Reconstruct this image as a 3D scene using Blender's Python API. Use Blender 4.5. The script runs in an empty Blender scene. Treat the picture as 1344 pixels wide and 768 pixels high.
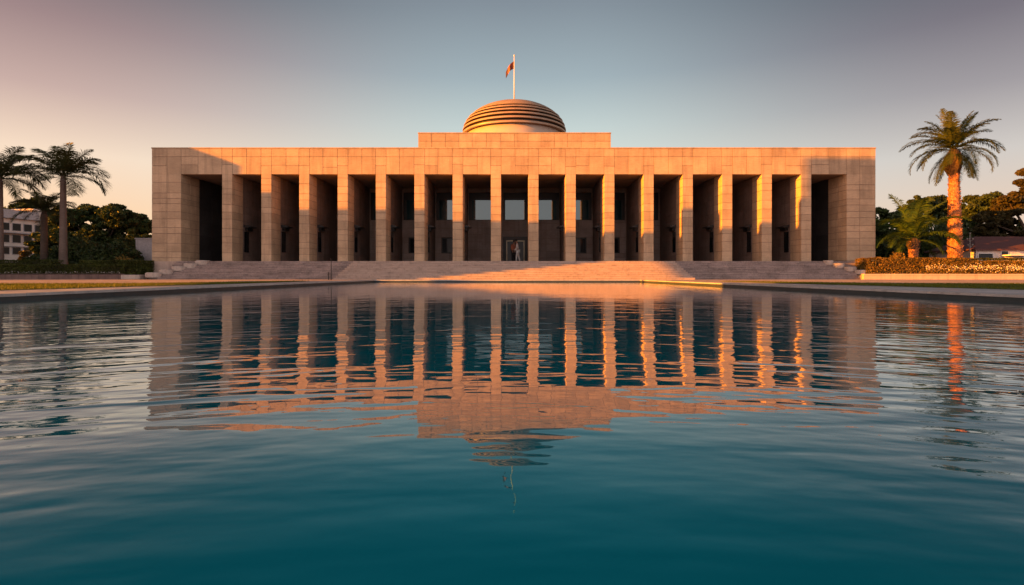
import bpy, math, random
import numpy as np
from mathutils import Vector, Matrix, noise
R = math.radians
random.seed(7); rng = np.random.default_rng(11)
scene = bpy.context.scene
col = scene.collection

# ------------------------------------------------------------------ camera
F = 707.0; CX = 672.0; HY = 359.0; CAMZ = 0.5
cam = bpy.data.cameras.new('camera'); camo = bpy.data.objects.new('camera', cam); col.objects.link(camo)
cam.sensor_width = 36; cam.lens = F/1344*36; cam.shift_y = -(384-HY)/1344
cam.clip_start = 0.05; cam.clip_end = 4000
camo.location = (0, 0, CAMZ); camo.rotation_euler = (R(90), 0, 0)
scene.camera = camo

# ------------------------------------------------------------------ light
SUN_A = R(71)      # azimuth of the sun, measured to the left of straight behind the camera
SUN_E = R(8)
sdir = Vector((-math.sin(SUN_A)*math.cos(SUN_E), -math.cos(SUN_A)*math.cos(SUN_E), math.sin(SUN_E)))
sun = bpy.data.lights.new('sun', 'SUN'); suno = bpy.data.objects.new('sun', sun); col.objects.link(suno)
sun.energy = 5.0; sun.angle = R(0.3); sun.color = (1.0, 0.312, 0.01)
suno.rotation_euler = (-sdir).to_track_quat('-Z', 'Y').to_euler()
scene.view_settings.view_transform = 'Standard'; scene.view_settings.look = 'None'
scene.view_settings.exposure = 1.9; scene.view_settings.gamma = 1.0
scene.view_settings.use_curve_mapping = False

def lin(c, k=1.0):
    o = []
    for v in c[:3]:
        v = v/255.0
        o.append(k*(v/12.92 if v <= .04045 else ((v+.055)/1.055)**2.4))
    return tuple(o)+(1.0,)

world = bpy.data.worlds.new('World'); scene.world = world; world.use_nodes = True
nt = world.node_tree; nt.nodes.clear(); N = nt.nodes; L = nt.links
out = N.new('ShaderNodeOutputWorld')
tc = N.new('ShaderNodeTexCoord'); sep = N.new('ShaderNodeSeparateXYZ'); L.new(tc.outputs['Generated'], sep.inputs[0])
def math_(op, a, b=None, clamp=False, nodes=N, links=L):
    n = nodes.new('ShaderNodeMath'); n.operation = op; n.use_clamp = clamp
    for i, v in enumerate((a, b)):
        if v is None: continue
        if isinstance(v, (int, float)): n.inputs[i].default_value = v
        else: links.new(v, n.inputs[i])
    return n.outputs[0]
def maprange(v, a, b, nodes=N, links=L, c=0., d=1.):
    n = nodes.new('ShaderNodeMapRange'); n.clamp = True; n.interpolation_type = 'SMOOTHSTEP'
    links.new(v, n.inputs[0]); n.inputs[1].default_value = a; n.inputs[2].default_value = b
    n.inputs[3].default_value = c; n.inputs[4].default_value = d
    return n.outputs[0]
def ramp(fac, stops, nodes=N, links=L, interp='LINEAR'):
    n = nodes.new('ShaderNodeValToRGB'); links.new(fac, n.inputs[0]); cr = n.color_ramp; cr.interpolation = interp
    while len(cr.elements) < len(stops): cr.elements.new(0.5)
    for e, (p, c) in zip(cr.elements, stops): e.position = p; e.color = c if len(c) == 4 else tuple(c)+(1,)
    return n.outputs[0]
def mixc(fac, a, b, nodes=N, links=L, mode='MIX'):
    n = nodes.new('ShaderNodeMix'); n.data_type = 'RGBA'; n.blend_type = mode
    for idx, v in ((0, fac), (6, a), (7, b)):
        if isinstance(v, (int, float)): n.inputs[idx].default_value = v
        elif isinstance(v, tuple): n.inputs[idx].default_value = v
        else: links.new(v, n.inputs[idx])
    return n.outputs[2]
K = 0.26
elev = math_('MAXIMUM', sep.outputs[2], 0.0)
rl = ramp(elev, [(0, lin((250,182,128),K)), (.07, lin((255,206,160),K)), (.17, lin((248,219,192),K)), (.257, lin((200,168,158),K)), (.345, lin((158,128,126),K)), (.43, lin((100,90,95),K)), (.6, lin((42,54,66),K)), (1, lin((45,58,72),K))])
rc = ramp(elev, [(0, lin((238,222,196),K)), (.16, lin((228,231,218),K)), (.26, lin((196,208,205),K)), (.34, lin((160,175,181),K)), (.454, lin((128,138,147),K)), (.55, lin((84,104,116),K)), (.7, lin((46,70,84),K)), (1, lin((36,56,70),K))])
rr = ramp(elev, [(0, lin((232,180,156),K)), (.1, lin((222,196,178),K)), (.17, lin((205,195,188),K)), (.257, lin((156,146,148),K)), (.345, lin((116,105,112),K)), (.43, lin((78,78,86),K)), (.6, lin((40,52,64),K)), (1, lin((42,56,70),K))])
rbw = ramp(elev, [(0, (.66,.39,.32,1)), (.25, (.58,.38,.33,1)), (.6, (.22,.18,.18,1)), (1, lin((42,60,74),K))])
rbc = ramp(elev, [(0, (.38,.30,.285,1)), (.25, (.33,.28,.28,1)), (.6, (.13,.13,.14,1)), (1, lin((42,60,74),K))])
hl = math_('SQRT', math_('ADD', math_('MULTIPLY', sep.outputs[0], sep.outputs[0]), math_('MULTIPLY', sep.outputs[1], sep.outputs[1])))
saz = math_('DIVIDE', sep.outputs[0], math_('MAXIMUM', hl, 0.001))
cfront = mixc(maprange(saz, -.72, -.05), rl, mixc(maprange(saz, .1, .7), rc, rr))
rb = mixc(maprange(saz, -.9, .1), rbw, rbc)
call = mixc(maprange(sep.outputs[1], .05, -.45), cfront, rb)
sky = N.new('ShaderNodeTexSky'); sky.sky_type = 'NISHITA'; sky.sun_disc = False
sky.sun_elevation = SUN_E; sky.sun_rotation = math.pi + SUN_A
bg1 = N.new('ShaderNodeBackground'); L.new(sky.outputs[0], bg1.inputs[0]); bg1.inputs[1].default_value = 0.005
bg2 = N.new('ShaderNodeBackground'); L.new(call, bg2.inputs[0]); bg2.inputs[1].default_value = 1.0
add = N.new('ShaderNodeAddShader'); L.new(bg1.outputs[0], add.inputs[0]); L.new(bg2.outputs[0], add.inputs[1])
L.new(add.outputs[0], out.inputs[0])

# ------------------------------------------------------------------ helpers
def tag(o, label=None, cat=None, group=None, kind=None):
    if label: o['label'] = label
    if cat: o['category'] = cat
    if group: o['group'] = group
    if kind: o['kind'] = kind
    return o
def empty(name, loc, label, cat, group=None, rz=0):
    o = bpy.data.objects.new(name, None); col.objects.link(o); o.location = loc; o.rotation_euler = (0, 0, rz)
    o.empty_display_size = .2
    return tag(o, label, cat, group)

class MB:
    def __init__(s): s.v = []; s.f = []; s.m = []
    def add(s, vs, fs, mi=0):
        b = len(s.v); s.v += [tuple(v) for v in vs]; s.f += [tuple(b+i for i in f) for f in fs]; s.m += [mi]*len(fs); return s
    def box(s, x0, x1, y0, y1, z0, z1, mi=0):
        if x0 > x1: x0, x1 = x1, x0
        if y0 > y1: y0, y1 = y1, y0
        return s.add([(x0,y0,z0),(x1,y0,z0),(x1,y1,z0),(x0,y1,z0),(x0,y0,z1),(x1,y0,z1),(x1,y1,z1),(x0,y1,z1)],
              [(0,3,2,1),(4,5,6,7),(0,1,5,4),(1,2,6,5),(2,3,7,6),(3,0,4,7)], mi)
    def cbox(s, x0, x1, y0, y1, z0, z1, c=.012, mi=0):   # box with chamfered edges
        X=(x0,x1);Y=(y0,y1);Z=(z0,z1); V=[];idx={}
        for i in (0,1):
            for j in (0,1):
                for k in (0,1):
                    sx,sy,sz=(1,-1)[i],(1,-1)[j],(1,-1)[k]
                    for a in range(3):
                        p=[X[i]+sx*c,Y[j]+sy*c,Z[k]+sz*c]; p[a]=(X[i],Y[j],Z[k])[a]
                        idx[(i,j,k,a)]=len(V); V.append(p)
        Fs=[]
        Fs += [[idx[(0,j,k,0)] for j,k in ((0,0),(0,1),(1,1),(1,0))],[idx[(1,j,k,0)] for j,k in ((0,0),(1,0),(1,1),(0,1))]]
        Fs += [[idx[(i,0,k,1)] for i,k in ((0,0),(1,0),(1,1),(0,1))],[idx[(i,1,k,1)] for i,k in ((0,0),(0,1),(1,1),(1,0))]]
        Fs += [[idx[(i,j,0,2)] for i,j in ((0,0),(0,1),(1,1),(1,0))],[idx[(i,j,1,2)] for i,j in ((0,0),(1,0),(1,1),(0,1))]]
        for i in (0,1):
            for j in (0,1): Fs.append([idx[(i,j,0,0)],idx[(i,j,1,0)],idx[(i,j,1,1)],idx[(i,j,0,1)]])
            for k in (0,1): Fs.append([idx[(i,0,k,0)],idx[(i,1,k,0)],idx[(i,1,k,2)],idx[(i,0,k,2)]])
        for j in (0,1):
            for k in (0,1): Fs.append([idx[(0,j,k,1)],idx[(1,j,k,1)],idx[(1,j,k,2)],idx[(0,j,k,2)]])
        for i in (0,1):
            for j in (0,1):
                for k in (0,1): Fs.append([idx[(i,j,k,0)],idx[(i,j,k,1)],idx[(i,j,k,2)]])
        return s.add(V,Fs,mi)
    def quad(s, a, b, c, d, mi=0): return s.add([a,b,c,d],[(0,1,2,3)],mi)
    def lathe(s, prof, cx=0, cy=0, n=24, mi=0, jit=0):
        V=[];Fs=[]
        for (r,z) in prof:
            for k in range(n):
                t=2*math.pi*k/n; rr_=r*(1+jit*(random.random()-.5)); V.append((cx+rr_*math.cos(t),cy+rr_*math.sin(t),z))
        for i in range(len(prof)-1):
            for k in range(n):
                k2=(k+1)%n; Fs.append((i*n+k,i*n+k2,(i+1)*n+k2,(i+1)*n+k))
        if prof[0][0] > 1e-4: Fs.append(tuple(range(n))[::-1])
        if prof[-1][0] > 1e-4: Fs.append(tuple((len(prof)-1)*n+k for k in range(n)))
        return s.add(V,Fs,mi)
    def tube(s, pts, rad, n=8, mi=0):
        pts=[Vector(p) for p in pts]
        if not isinstance(rad,(list,tuple)): rad=[rad]*len(pts)
        V=[];Fs=[]
        for i,p in enumerate(pts):
            d=(pts[min(i+1,len(pts)-1)]-pts[max(i-1,0)]).normalized()
            a=d.cross(Vector((0,0,1)) if abs(d.z)<.9 else Vector((1,0,0))).normalized(); b=d.cross(a)
            for k in range(n):
                t=2*math.pi*k/n; V.append(p+(a*math.cos(t)+b*math.sin(t))*rad[i])
        for i in range(len(pts)-1):
            for k in range(n):
                k2=(k+1)%n; Fs.append((i*n+k,i*n+k2,(i+1)*n+k2,(i+1)*n+k))
        Fs.append(tuple(range(n))[::-1]); Fs.append(tuple((len(pts)-1)*n+k for k in range(n)))
        return s.add(V,Fs,mi)
    def build(s, name, mats, parent=None, smooth=False):
        me=bpy.data.meshes.new(name); me.from_pydata(s.v,[],s.f)
        if not isinstance(mats,(list,tuple)): mats=[mats]
        for m in mats: me.materials.append(m)
        if len(mats)>1: me.polygons.foreach_set('material_index', s.m)
        if smooth: me.polygons.foreach_set('use_smooth',[True]*len(s.f))
        me.update()
        o=bpy.data.objects.new(name,me); col.objects.link(o)
        if parent: o.parent=parent
        return o
def quads_obj(name, P, mat, parent=None, k=4):
    """P: (n,k,3) array of faces"""
    n=len(P); me=bpy.data.meshes.new(name)
    me.vertices.add(n*k); me.vertices.foreach_set('co', np.ascontiguousarray(P,dtype=np.float32).ravel())
    me.loops.add(n*k); me.loops.foreach_set('vertex_index', np.arange(n*k,dtype=np.int32))
    me.polygons.add(n); me.polygons.foreach_set('loop_start', np.arange(0,n*k,k,dtype=np.int32)); me.polygons.foreach_set('loop_total', np.full(n,k,dtype=np.int32))
    me.materials.append(mat); me.update(calc_edges=True); me.validate()
    o=bpy.data.objects.new(name,me); col.objects.link(o)
    if parent: o.parent=parent
    return o

# ------------------------------------------------------------------ materials
def mat(name):
    m=bpy.data.materials.new(name); m.use_nodes=True; n=m.node_tree.nodes; l=m.node_tree.links
    return m,n,l,n['Principled BSDF']
def stone(name, c, var=.22, rough=.82, island=.16, scale=1.0, bump=.25, streak=True, spec=.3):
    m,n,l,p=mat(name)
    g=n.new('ShaderNodeTexCoord')
    n1=n.new('ShaderNodeTexNoise'); n1.inputs['Scale'].default_value=1.1*scale; n1.inputs['Detail'].default_value=6; l.new(g.outputs['Object'],n1.inputs[0])
    mp=n.new('ShaderNodeMapping'); mp.inputs['Scale'].default_value=(2.2,2.2,16) if streak else (7,7,7); l.new(g.outputs['Object'],mp.inputs[0])
    n2=n.new('ShaderNodeTexNoise'); n2.inputs['Scale'].default_value=1.6*scale; n2.inputs['Detail'].default_value=8; n2.inputs['Roughness'].default_value=.7; l.new(mp.outputs[0],n2.inputs[0])
    n3=n.new('ShaderNodeTexNoise'); n3.inputs['Scale'].default_value=38; n3.inputs['Detail'].default_value=4; l.new(g.outputs['Object'],n3.inputs[0])
    f=math_('ADD', math_('MULTIPLY', n1.outputs[0], .5,nodes=n,links=l), math_('ADD', math_('MULTIPLY', n2.outputs[0], .5,nodes=n,links=l), math_('MULTIPLY', math_('SUBTRACT',n3.outputs[0],.5,nodes=n,links=l), .35,nodes=n,links=l),nodes=n,links=l),nodes=n,links=l)
    mp4=n.new('ShaderNodeMapping'); mp4.inputs['Scale'].default_value=(2.5,2.5,.22); l.new(g.outputs['Object'],mp4.inputs[0])
    n4=n.new('ShaderNodeTexNoise'); n4.inputs['Scale'].default_value=1.4; n4.inputs['Detail'].default_value=7; n4.inputs['Roughness'].default_value=.65; l.new(mp4.outputs[0],n4.inputs[0])
    f2=math_('MULTIPLY',maprange(f,.3,.7,n,l,1-var,1+var),maprange(n4.outputs[0],.36,.52,n,l,.84,1.03),nodes=n,links=l)
    ge=n.new('ShaderNodeNewGeometry')
    f3=math_('ADD', math_('MULTIPLY', ge.outputs['Random Per Island'], island,nodes=n,links=l), 1-island/2,nodes=n,links=l)
    vm=n.new('ShaderNodeVectorMath'); vm.operation='SCALE'; vm.inputs[0].default_value=c[:3]; l.new(math_('MULTIPLY',f2,f3,nodes=n,links=l),vm.inputs['Scale'])
    l.new(vm.outputs[0],p.inputs['Base Color']); p.inputs['Roughness'].default_value=rough; p.inputs['Specular IOR Level'].default_value=spec
    b=n.new('ShaderNodeBump'); b.inputs['Strength'].default_value=bump; b.inputs['Distance'].default_value=.01; l.new(math_('ADD',n2.outputs[0],n3.outputs[0],nodes=n,links=l),b.inputs['Height']); l.new(b.outputs[0],p.inputs['Normal'])
    return m
def plain(name, c, rough=.5, metal=0, var=.12, spec=.5, scale=6):
    m,n,l,p=mat(name)
    g=n.new('ShaderNodeTexCoord'); n1=n.new('ShaderNodeTexNoise'); n1.inputs['Scale'].default_value=scale; n1.inputs['Detail'].default_value=5; l.new(g.outputs['Object'],n1.inputs[0])
    vm=n.new('ShaderNodeVectorMath'); vm.operation='SCALE'; vm.inputs[0].default_value=c[:3]; l.new(maprange(n1.outputs[0],.3,.7,n,l,1-var,1+var),vm.inputs['Scale'])
    l.new(vm.outputs[0],p.inputs['Base Color']); p.inputs['Roughness'].default_value=rough; p.inputs['Metallic'].default_value=metal; p.inputs['Specular IOR Level'].default_value=spec
    return m
def foliage(name, c, var=.5, hue=(1.25,1.0,.7), trans=.25, rough=.55):
    m,n,l,p=mat(name)
    ge=n.new('ShaderNodeNewGeometry')
    c2=tuple(c[i]*hue[i] for i in range(3))+(1,)
    mx=mixc(ge.outputs['Random Per Island'], tuple(c)+(1,), c2, n, l)
    g=n.new('ShaderNodeTexCoord'); n1=n.new('ShaderNodeTexNoise'); n1.inputs['Scale'].default_value=1.3; l.new(g.outputs['Object'],n1.inputs[0])
    vm=n.new('ShaderNodeVectorMath'); vm.operation='SCALE'; l.new(mx,vm.inputs[0]); l.new(maprange(n1.outputs[0],.3,.7,n,l,1-var,1+var),vm.inputs['Scale'])
    l.new(vm.outputs[0],p.inputs['Base Color']); p.inputs['Roughness'].default_value=rough; p.inputs['Specular IOR Level'].default_value=.25
    t=n.new('ShaderNodeBsdfTranslucent'); l.new(vm.outputs[0],t.inputs[0])
    ms=n.new('ShaderNodeMixShader'); ms.inputs[0].default_value=trans; l.new(p.outputs[0],ms.inputs[1]); l.new(t.outputs[0],ms.inputs[2])
    l.new(ms.outputs[0],n['Material Output'].inputs[0])
    return m
def paving(name, c, w, h, mortar=.012, mc=None, off=.5, var=.2, rot=0, rough=.75, wet=0):
    m,n,l,p=mat(name)
    g=n.new('ShaderNodeTexCoord'); mp=n.new('ShaderNodeMapping'); mp.inputs['Rotation'].default_value=(0,0,rot); l.new(g.outputs['Object'],mp.inputs[0])
    br=n.new('ShaderNodeTexBrick'); l.new(mp.outputs[0],br.inputs[0]); br.offset=off
    br.inputs['Scale'].default_value=1; br.inputs['Brick Width'].default_value=w; br.inputs['Row Height'].default_value=h; br.inputs['Mortar Size'].default_value=mortar
    br.inputs['Color1'].default_value=tuple(v*(1-var) for v in c[:3])+(1,); br.inputs['Color2'].default_value=tuple(v*(1+var) for v in c[:3])+(1,)
    br.inputs['Mortar'].default_value=(mc or tuple(v*.4 for v in c[:3]))[:3]+(1,)
    n1=n.new('ShaderNodeTexNoise'); n1.inputs['Scale'].default_value=2.3; n1.inputs['Detail'].default_value=8; l.new(g.outputs['Object'],n1.inputs[0])
    vm=n.new('ShaderNodeVectorMath'); vm.operation='SCALE'; l.new(br.outputs[0],vm.inputs[0]); l.new(maprange(n1.outputs[0],.3,.7,n,l,.75,1.2),vm.inputs['Scale'])
    l.new(vm.outputs[0],p.inputs['Base Color']); p.inputs['Roughness'].default_value=rough
    l.new(maprange(n1.outputs[0],.35,.65,n,l,rough-wet,rough),p.inputs['Roughness'])
    b=n.new('ShaderNodeBump'); b.inputs['Strength'].default_value=.4; b.inputs['Distance'].default_value=.01; l.new(math_('SUBTRACT',n1.outputs[0],br.outputs['Fac'],nodes=n,links=l),b.inputs['Height']); l.new(b.outputs[0],p.inputs['Normal'])
    return m

M={}
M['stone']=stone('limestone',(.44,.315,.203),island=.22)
M['stone_in']=stone('shaded_porch_limestone',(.34,.27,.235),island=.22)  # limestone copy darkened, porch shade put into the colour
M['stone_fin']=stone('shaded_partition_limestone',(.22,.17,.145),island=.22)  # darkest limestone copy, shade between the partitions put into the colour
M['joint']=plain('joint_mortar',(.19,.14,.105),.95)
M['shade_stone']=stone('porch_shade_stone',(.045,.045,.045),var=.3,island=.4,rough=.45)  # near-black tone stands in for the deep shade of the end bays
M['ceil']=plain('porch_plaster',(.26,.2,.165),.9)
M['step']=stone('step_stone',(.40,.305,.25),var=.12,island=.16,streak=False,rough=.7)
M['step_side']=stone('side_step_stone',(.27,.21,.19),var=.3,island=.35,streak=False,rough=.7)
M['stepjoint']=plain('step_joint',(.12,.09,.075),.95)  # dark colour of the joints and core under the treads
M['dome']=plain('bronze_dome_cladding',(.36,.25,.165),.42,0.0,var=.1,scale=1.5)
M['drum']=plain('dome_drum_render',(.5,.4,.32),.6,var=.06,scale=1.5)
M['bronze']=plain('dark_bronze_frame',(.022,.019,.017),.4,.3)
M['black']=plain('black_metal',(.012,.012,.012),.5,.2)
m,n,l,p=mat('window_glass'); p.inputs['Base Color'].default_value=(.03,.06,.065,1); p.inputs['Roughness'].default_value=.03; p.inputs['IOR'].default_value=1.5; p.inputs['Specular IOR Level'].default_value=1.0
p.inputs['Coat Weight'].default_value=1; p.inputs['Coat IOR'].default_value=1.55; p.inputs['Coat Tint'].default_value=(.62,.95,1,1); p.inputs['Coat Roughness'].default_value=.02; M['glass']=m
m,n,l,p=mat('dark_glass'); p.inputs['Base Color'].default_value=(.008,.01,.012,1); p.inputs['Roughness'].default_value=.08; p.inputs['Specular IOR Level'].default_value=.18; M['dglass']=m
M['brass']=plain('brass_door_frame',(.8,.68,.46),.4,.1)
M['white']=plain('white_paint',(.78,.74,.68),.55,var=.05)
M['pole']=plain('painted_pole',(.75,.72,.66),.45,var=.05)

# ------------------------------------------------------------------ ground, pool, water
GZ=.14; WL=.05
PF=28.3; PL=-7.2; PR=6.75               # far edge of the pool and its two far corners
def pl(y): return PL-(PF-y)*.055         # left pool edge at depth y
def pr(y): return PR+(PF-y)*.06
NB=-6.0
pool=[(pl(NB),NB),(pr(NB),NB),(PR,PF),(PL,PF)]
BIG=1500
mb=MB(); o4=[(-BIG,-BIG),(BIG,-BIG),(BIG,BIG),(-BIG,BIG)]
for i in range(4):
    j=(i+1)%4; mb.quad((*o4[i],GZ),(*o4[j],GZ),(*pool[j],GZ),(*pool[i],GZ))
tag(mb.build('ground',paving('ground_soil',(.12,.095,.075),3,2,.0,var=.1)),kind='structure')
# plaza paving (everything round the pool in front of the building)
mb=MB(); Z=GZ+.004; EX=120
mb.quad((-EX,PF+.6,Z),(EX,PF+.6,Z),(EX,45,Z),(-EX,45,Z))
mb.quad((-EX,-30,Z),(pl(-30)-.6,-30,Z),(pl(PF)-.6,PF+.6,Z),(-EX,PF+.6,Z))
mb.quad((pr(-30)+.6,-30,Z),(EX,-30,Z),(EX,PF+.6,Z),(PR+.6,PF+.6,Z))
tag(mb.build('plaza',paving('plaza_paving',(.44,.34,.30),1.2,.6,.012,var=.12)),kind='structure')
# stone apron next to the pool
AL=[(-8.05,26.5),(-9.35,17.8),(-10.5,11.0),(-13.2,-6)]; AR=[(8.0,26.5),(9.6,17.8),(11.0,11.0),(14.2,-6)]
mb=MB(); Z=GZ+.008
for i in range(3):
    a,b=AL[i],AL[i+1]; mb.quad((*b,Z),(pl(b[1])-.3,b[1],Z),(pl(a[1])-.3,a[1],Z),(*a,Z))
    a,b=AR[i],AR[i+1]; mb.quad((pr(b[1])+.3,b[1],Z),(*b,Z),(*a,Z),(pr(a[1])+.3,a[1],Z))
tag(mb.build('pool_surround',paving('apron_stone',(.42,.385,.37),.9,1.1,.012,var=.18,rough=.6,wet=.25)),kind='structure')
# coping: a real kerb round the pool, nose a little over the water, wet wall below
mb=MB()
def coping_run(a,b,outw,n):
    a=Vector((*a,0)); b=Vector((*b,0)); o_=Vector((*outw,0))
    for i in range(n):
        p0=a.lerp(b,(i+.004)/n); p1=a.lerp(b,(i+.996)/n); q0=p0+o_*.42; q1=p1+o_*.42; c0=p0-o_*.03; c1=p1-o_*.03
        top=GZ+.03+random.uniform(-.002,.002)
        V=[(c0.x,c0.y,top-.05),(c1.x,c1.y,top-.05),(c1.x,c1.y,top-.008),(c0.x,c0.y,top-.008),(p0.x,p0.y,top),(p1.x,p1.y,top),(q1.x,q1.y,top),(q0.x,q0.y,top),(q0.x,q0.y,GZ-.03),(q1.x,q1.y,GZ-.03)]
        mb.add(V,[(0,1,2,3),(3,2,5,4),(4,5,6,7),(7,6,9,8),(0,8,9,1),(0,3,4,7,8),(1,9,6,5,2)])
coping_run((PL,PF),(PR,PF),(0,1),14)
coping_run((pl(NB),NB),(PL,PF),(-1,0),34)
coping_run((PR,PF),(pr(NB),NB),(1,0),34)
coping_run((pr(NB),NB),(pl(NB),NB),(0,-1),20)
tag(mb.build('pool_coping',stone('coping_stone',(.42,.385,.36),var=.15,island=.12,streak=False,rough=.5)),kind='structure')
mb=MB()
for i in range(4):
    j=(i+1)%4; a,b=pool[i],pool[j]
    mb.quad((*a,-1.2),(*b,-1.2),(*b,GZ+.0),(*a,GZ+.0))
mb.quad(*[(*q,-1.2) for q in pool])
tag(mb.build('pool_wall',plain('wet_pool_wall',(.035,.045,.048),.5)),kind='structure')
# water
m,n,l,p=mat('pool_water')
p.inputs['Base Color'].default_value=(.0,.23,.27,1); p.inputs['Roughness'].default_value=.012; p.inputs['IOR'].default_value=1.33; p.inputs['Specular Tint'].default_value=(.2,.85,1,1); p.inputs['Coat Weight'].default_value=.4; p.inputs['Coat IOR'].default_value=1.33; p.inputs['Coat Roughness'].default_value=.01
g=n.new('ShaderNodeTexCoord')
def wn(sx,sy,sc,det,rot=0,dist=0.):
    mp=n.new('ShaderNodeMapping'); mp.inputs['Scale'].default_value=(sx,sy,1); mp.inputs['Rotation'].default_value=(0,0,rot); l.new(g.outputs['Object'],mp.inputs[0])
    t=n.new('ShaderNodeTexNoise'); t.inputs['Scale'].default_value=sc; t.inputs['Detail'].default_value=det; t.inputs['Roughness'].default_value=.45; t.inputs['Distortion'].default_value=dist; l.new(mp.outputs[0],t.inputs[0]); return t.outputs[0]
mu=lambda a,b: math_('MULTIPLY',a,b,nodes=n,links=l)
ad=lambda a,b: math_('ADD',a,b,nodes=n,links=l)
sp=n.new('ShaderNodeSeparateXYZ'); l.new(g.outputs['Object'],sp.inputs[0])
cb=n.new('ShaderNodeCombineXYZ'); l.new(sp.outputs[0],cb.inputs[0]); l.new(ad(sp.outputs[1],mu(mu(sp.outputs[0],sp.outputs[0]),.10)),cb.inputs[1])
def wn(sx,sy,sc,det,rot=0,dist=0.):
    mp=n.new('ShaderNodeMapping'); mp.inputs['Scale'].default_value=(sx,sy,1); mp.inputs['Rotation'].default_value=(0,0,rot); l.new(cb.outputs[0],mp.inputs[0])
    t=n.new('ShaderNodeTexNoise'); t.inputs['Scale'].default_value=sc; t.inputs['Detail'].default_value=det; t.inputs['Roughness'].default_value=.45; t.inputs['Distortion'].default_value=dist; l.new(mp.outputs[0],t.inputs[0]); return t.outputs[0]
w1=wn(.42,1.35,3.2,2.0,R(6),.35); w2=wn(.7,1.1,1.0,1.0,R(-14)); w3=wn(.7,1.4,9.0,1.5,R(-4))
hgt=ad(mu(w1,.0078),ad(mu(w2,.010),mu(w3,.0018)))
sp=n.new('ShaderNodeSeparateXYZ'); l.new(g.outputs['Object'],sp.inputs[0])
ax=math_('ABSOLUTE',sp.outputs[0],nodes=n,links=l)
low=maprange(sp.outputs[1],1.3,3.6,n,l,.55,.95)
calm=ad(low,mu(maprange(ax,0.15,2.6,n,l,0,1.9),maprange(sp.outputs[1],1.5,5.0,n,l,1.0,.3)))
far=maprange(sp.outputs[1],1.2,9.0,n,l,1.1,.2)
b=n.new('ShaderNodeBump'); b.inputs['Strength'].default_value=1; b.inputs['Distance'].default_value=1.0; l.new(mu(mu(hgt,calm),far),b.inputs['Height'])
n.remove(p)
fr=n.new('ShaderNodeFresnel'); fr.inputs['IOR'].default_value=1.42; l.new(b.outputs[0],fr.inputs['Normal'])
refl=ramp(fr.outputs[0],[(0,(0,0,0,1)),(.05,(.035,)*3+(1,)),(.2,(.21,)*3+(1,)),(.45,(.58,)*3+(1,)),(.8,(.93,)*3+(1,))],n,l)
tint=mixc(maprange(fr.outputs[0],.07,.27,n,l),(.12,.78,.9,1),(1,1,1,1),n,l)
gl=n.new('ShaderNodeBsdfGlossy'); gl.inputs['Roughness'].default_value=.012; l.new(tint,gl.inputs['Color']); l.new(b.outputs[0],gl.inputs['Normal'])
df=n.new('ShaderNodeBsdfDiffuse'); df.inputs['Color'].default_value=(0,.17,.21,1)
mx_=n.new('ShaderNodeMixShader'); l.new(refl,mx_.inputs[0]); l.new(df.outputs[0],mx_.inputs[1]); l.new(gl.outputs[0],mx_.inputs[2]); l.new(mx_.outputs[0],n['Material Output'].inputs[0])
M['water']=m
mb=MB(); mb.quad(*[(*q,WL) for q in pool])
tag(mb.build('water',m),kind='structure')

# grass beside the apron
def poly_pts(poly,nn):
    poly=np.array(poly); lo=poly.min(0); hi=poly.max(0); P=rng.uniform(lo,hi,(nn,2)); inside=np.zeros(nn,bool)
    for i in range(len(poly)):
        a=poly[i]; b_=poly[(i+1)%len(poly)]
        c=((a[1]>P[:,1])!=(b_[1]>P[:,1]))&(P[:,0]<(b_[0]-a[0])*(P[:,1]-a[1])/(b_[1]-a[1]+1e-12)+a[0]); inside^=c
    return P[inside]
M['grass']=foliage('lawn_grass',(.085,.115,.012),var=.3,trans=.35,hue=(1.5,1.1,.8))
GLp=[(-9.2,24.5),(-9.35,17.8),(-10.5,11.0),(-12.6,-3),(-26,-3),(-26,17.2),(-13,18.2)]
GRp=[(9.3,24.0),(9.6,17.8),(11.0,11.0),(13.4,-3),(26,-3),(26,17.2),(13,18.2)]
for poly,nm in ((GLp,'left'),(GRp,'right')):
    q=poly if nm=='left' else poly[::-1]
    gm=MB(); gm.add([(x,y,GZ+.02) for x,y in q],[tuple(range(len(q)))]); V=[(x,y,GZ+.02) for x,y in q]+[(x,y,GZ) for x,y in q]; k=len(q)
    gm.add(V,[(i,i+k,(i+1)%k+k,(i+1)%k) for i in range(k)])
    tag(gm.build('lawn',plain('lawn_soil',(.06,.075,.015),.95)),kind='structure')
    P=poly_pts([p_ for p_ in poly],150000); P=P[P[:,1]>8.5][:80000]; k=len(P)
    ang=rng.uniform(0,6.28,k); hh=rng.uniform(.02,.05,k); wd=.006+rng.uniform(0,.006,k); ln=rng.normal(0,.012,(k,2))
    A=np.stack([P[:,0]-wd*np.cos(ang),P[:,1]-wd*np.sin(ang),np.full(k,GZ+.018)],1); B=np.stack([P[:,0]+wd*np.cos(ang),P[:,1]+wd*np.sin(ang),np.full(k,GZ+.018)],1)
    T=np.stack([P[:,0]+ln[:,0],P[:,1]+ln[:,1],GZ+.018+hh],1)
    tag(quads_obj('grass',np.stack([A,B,T],1),M['grass'],k=3),'short mown grass on the '+nm+' side of the pool','grass',kind='stuff')

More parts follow.
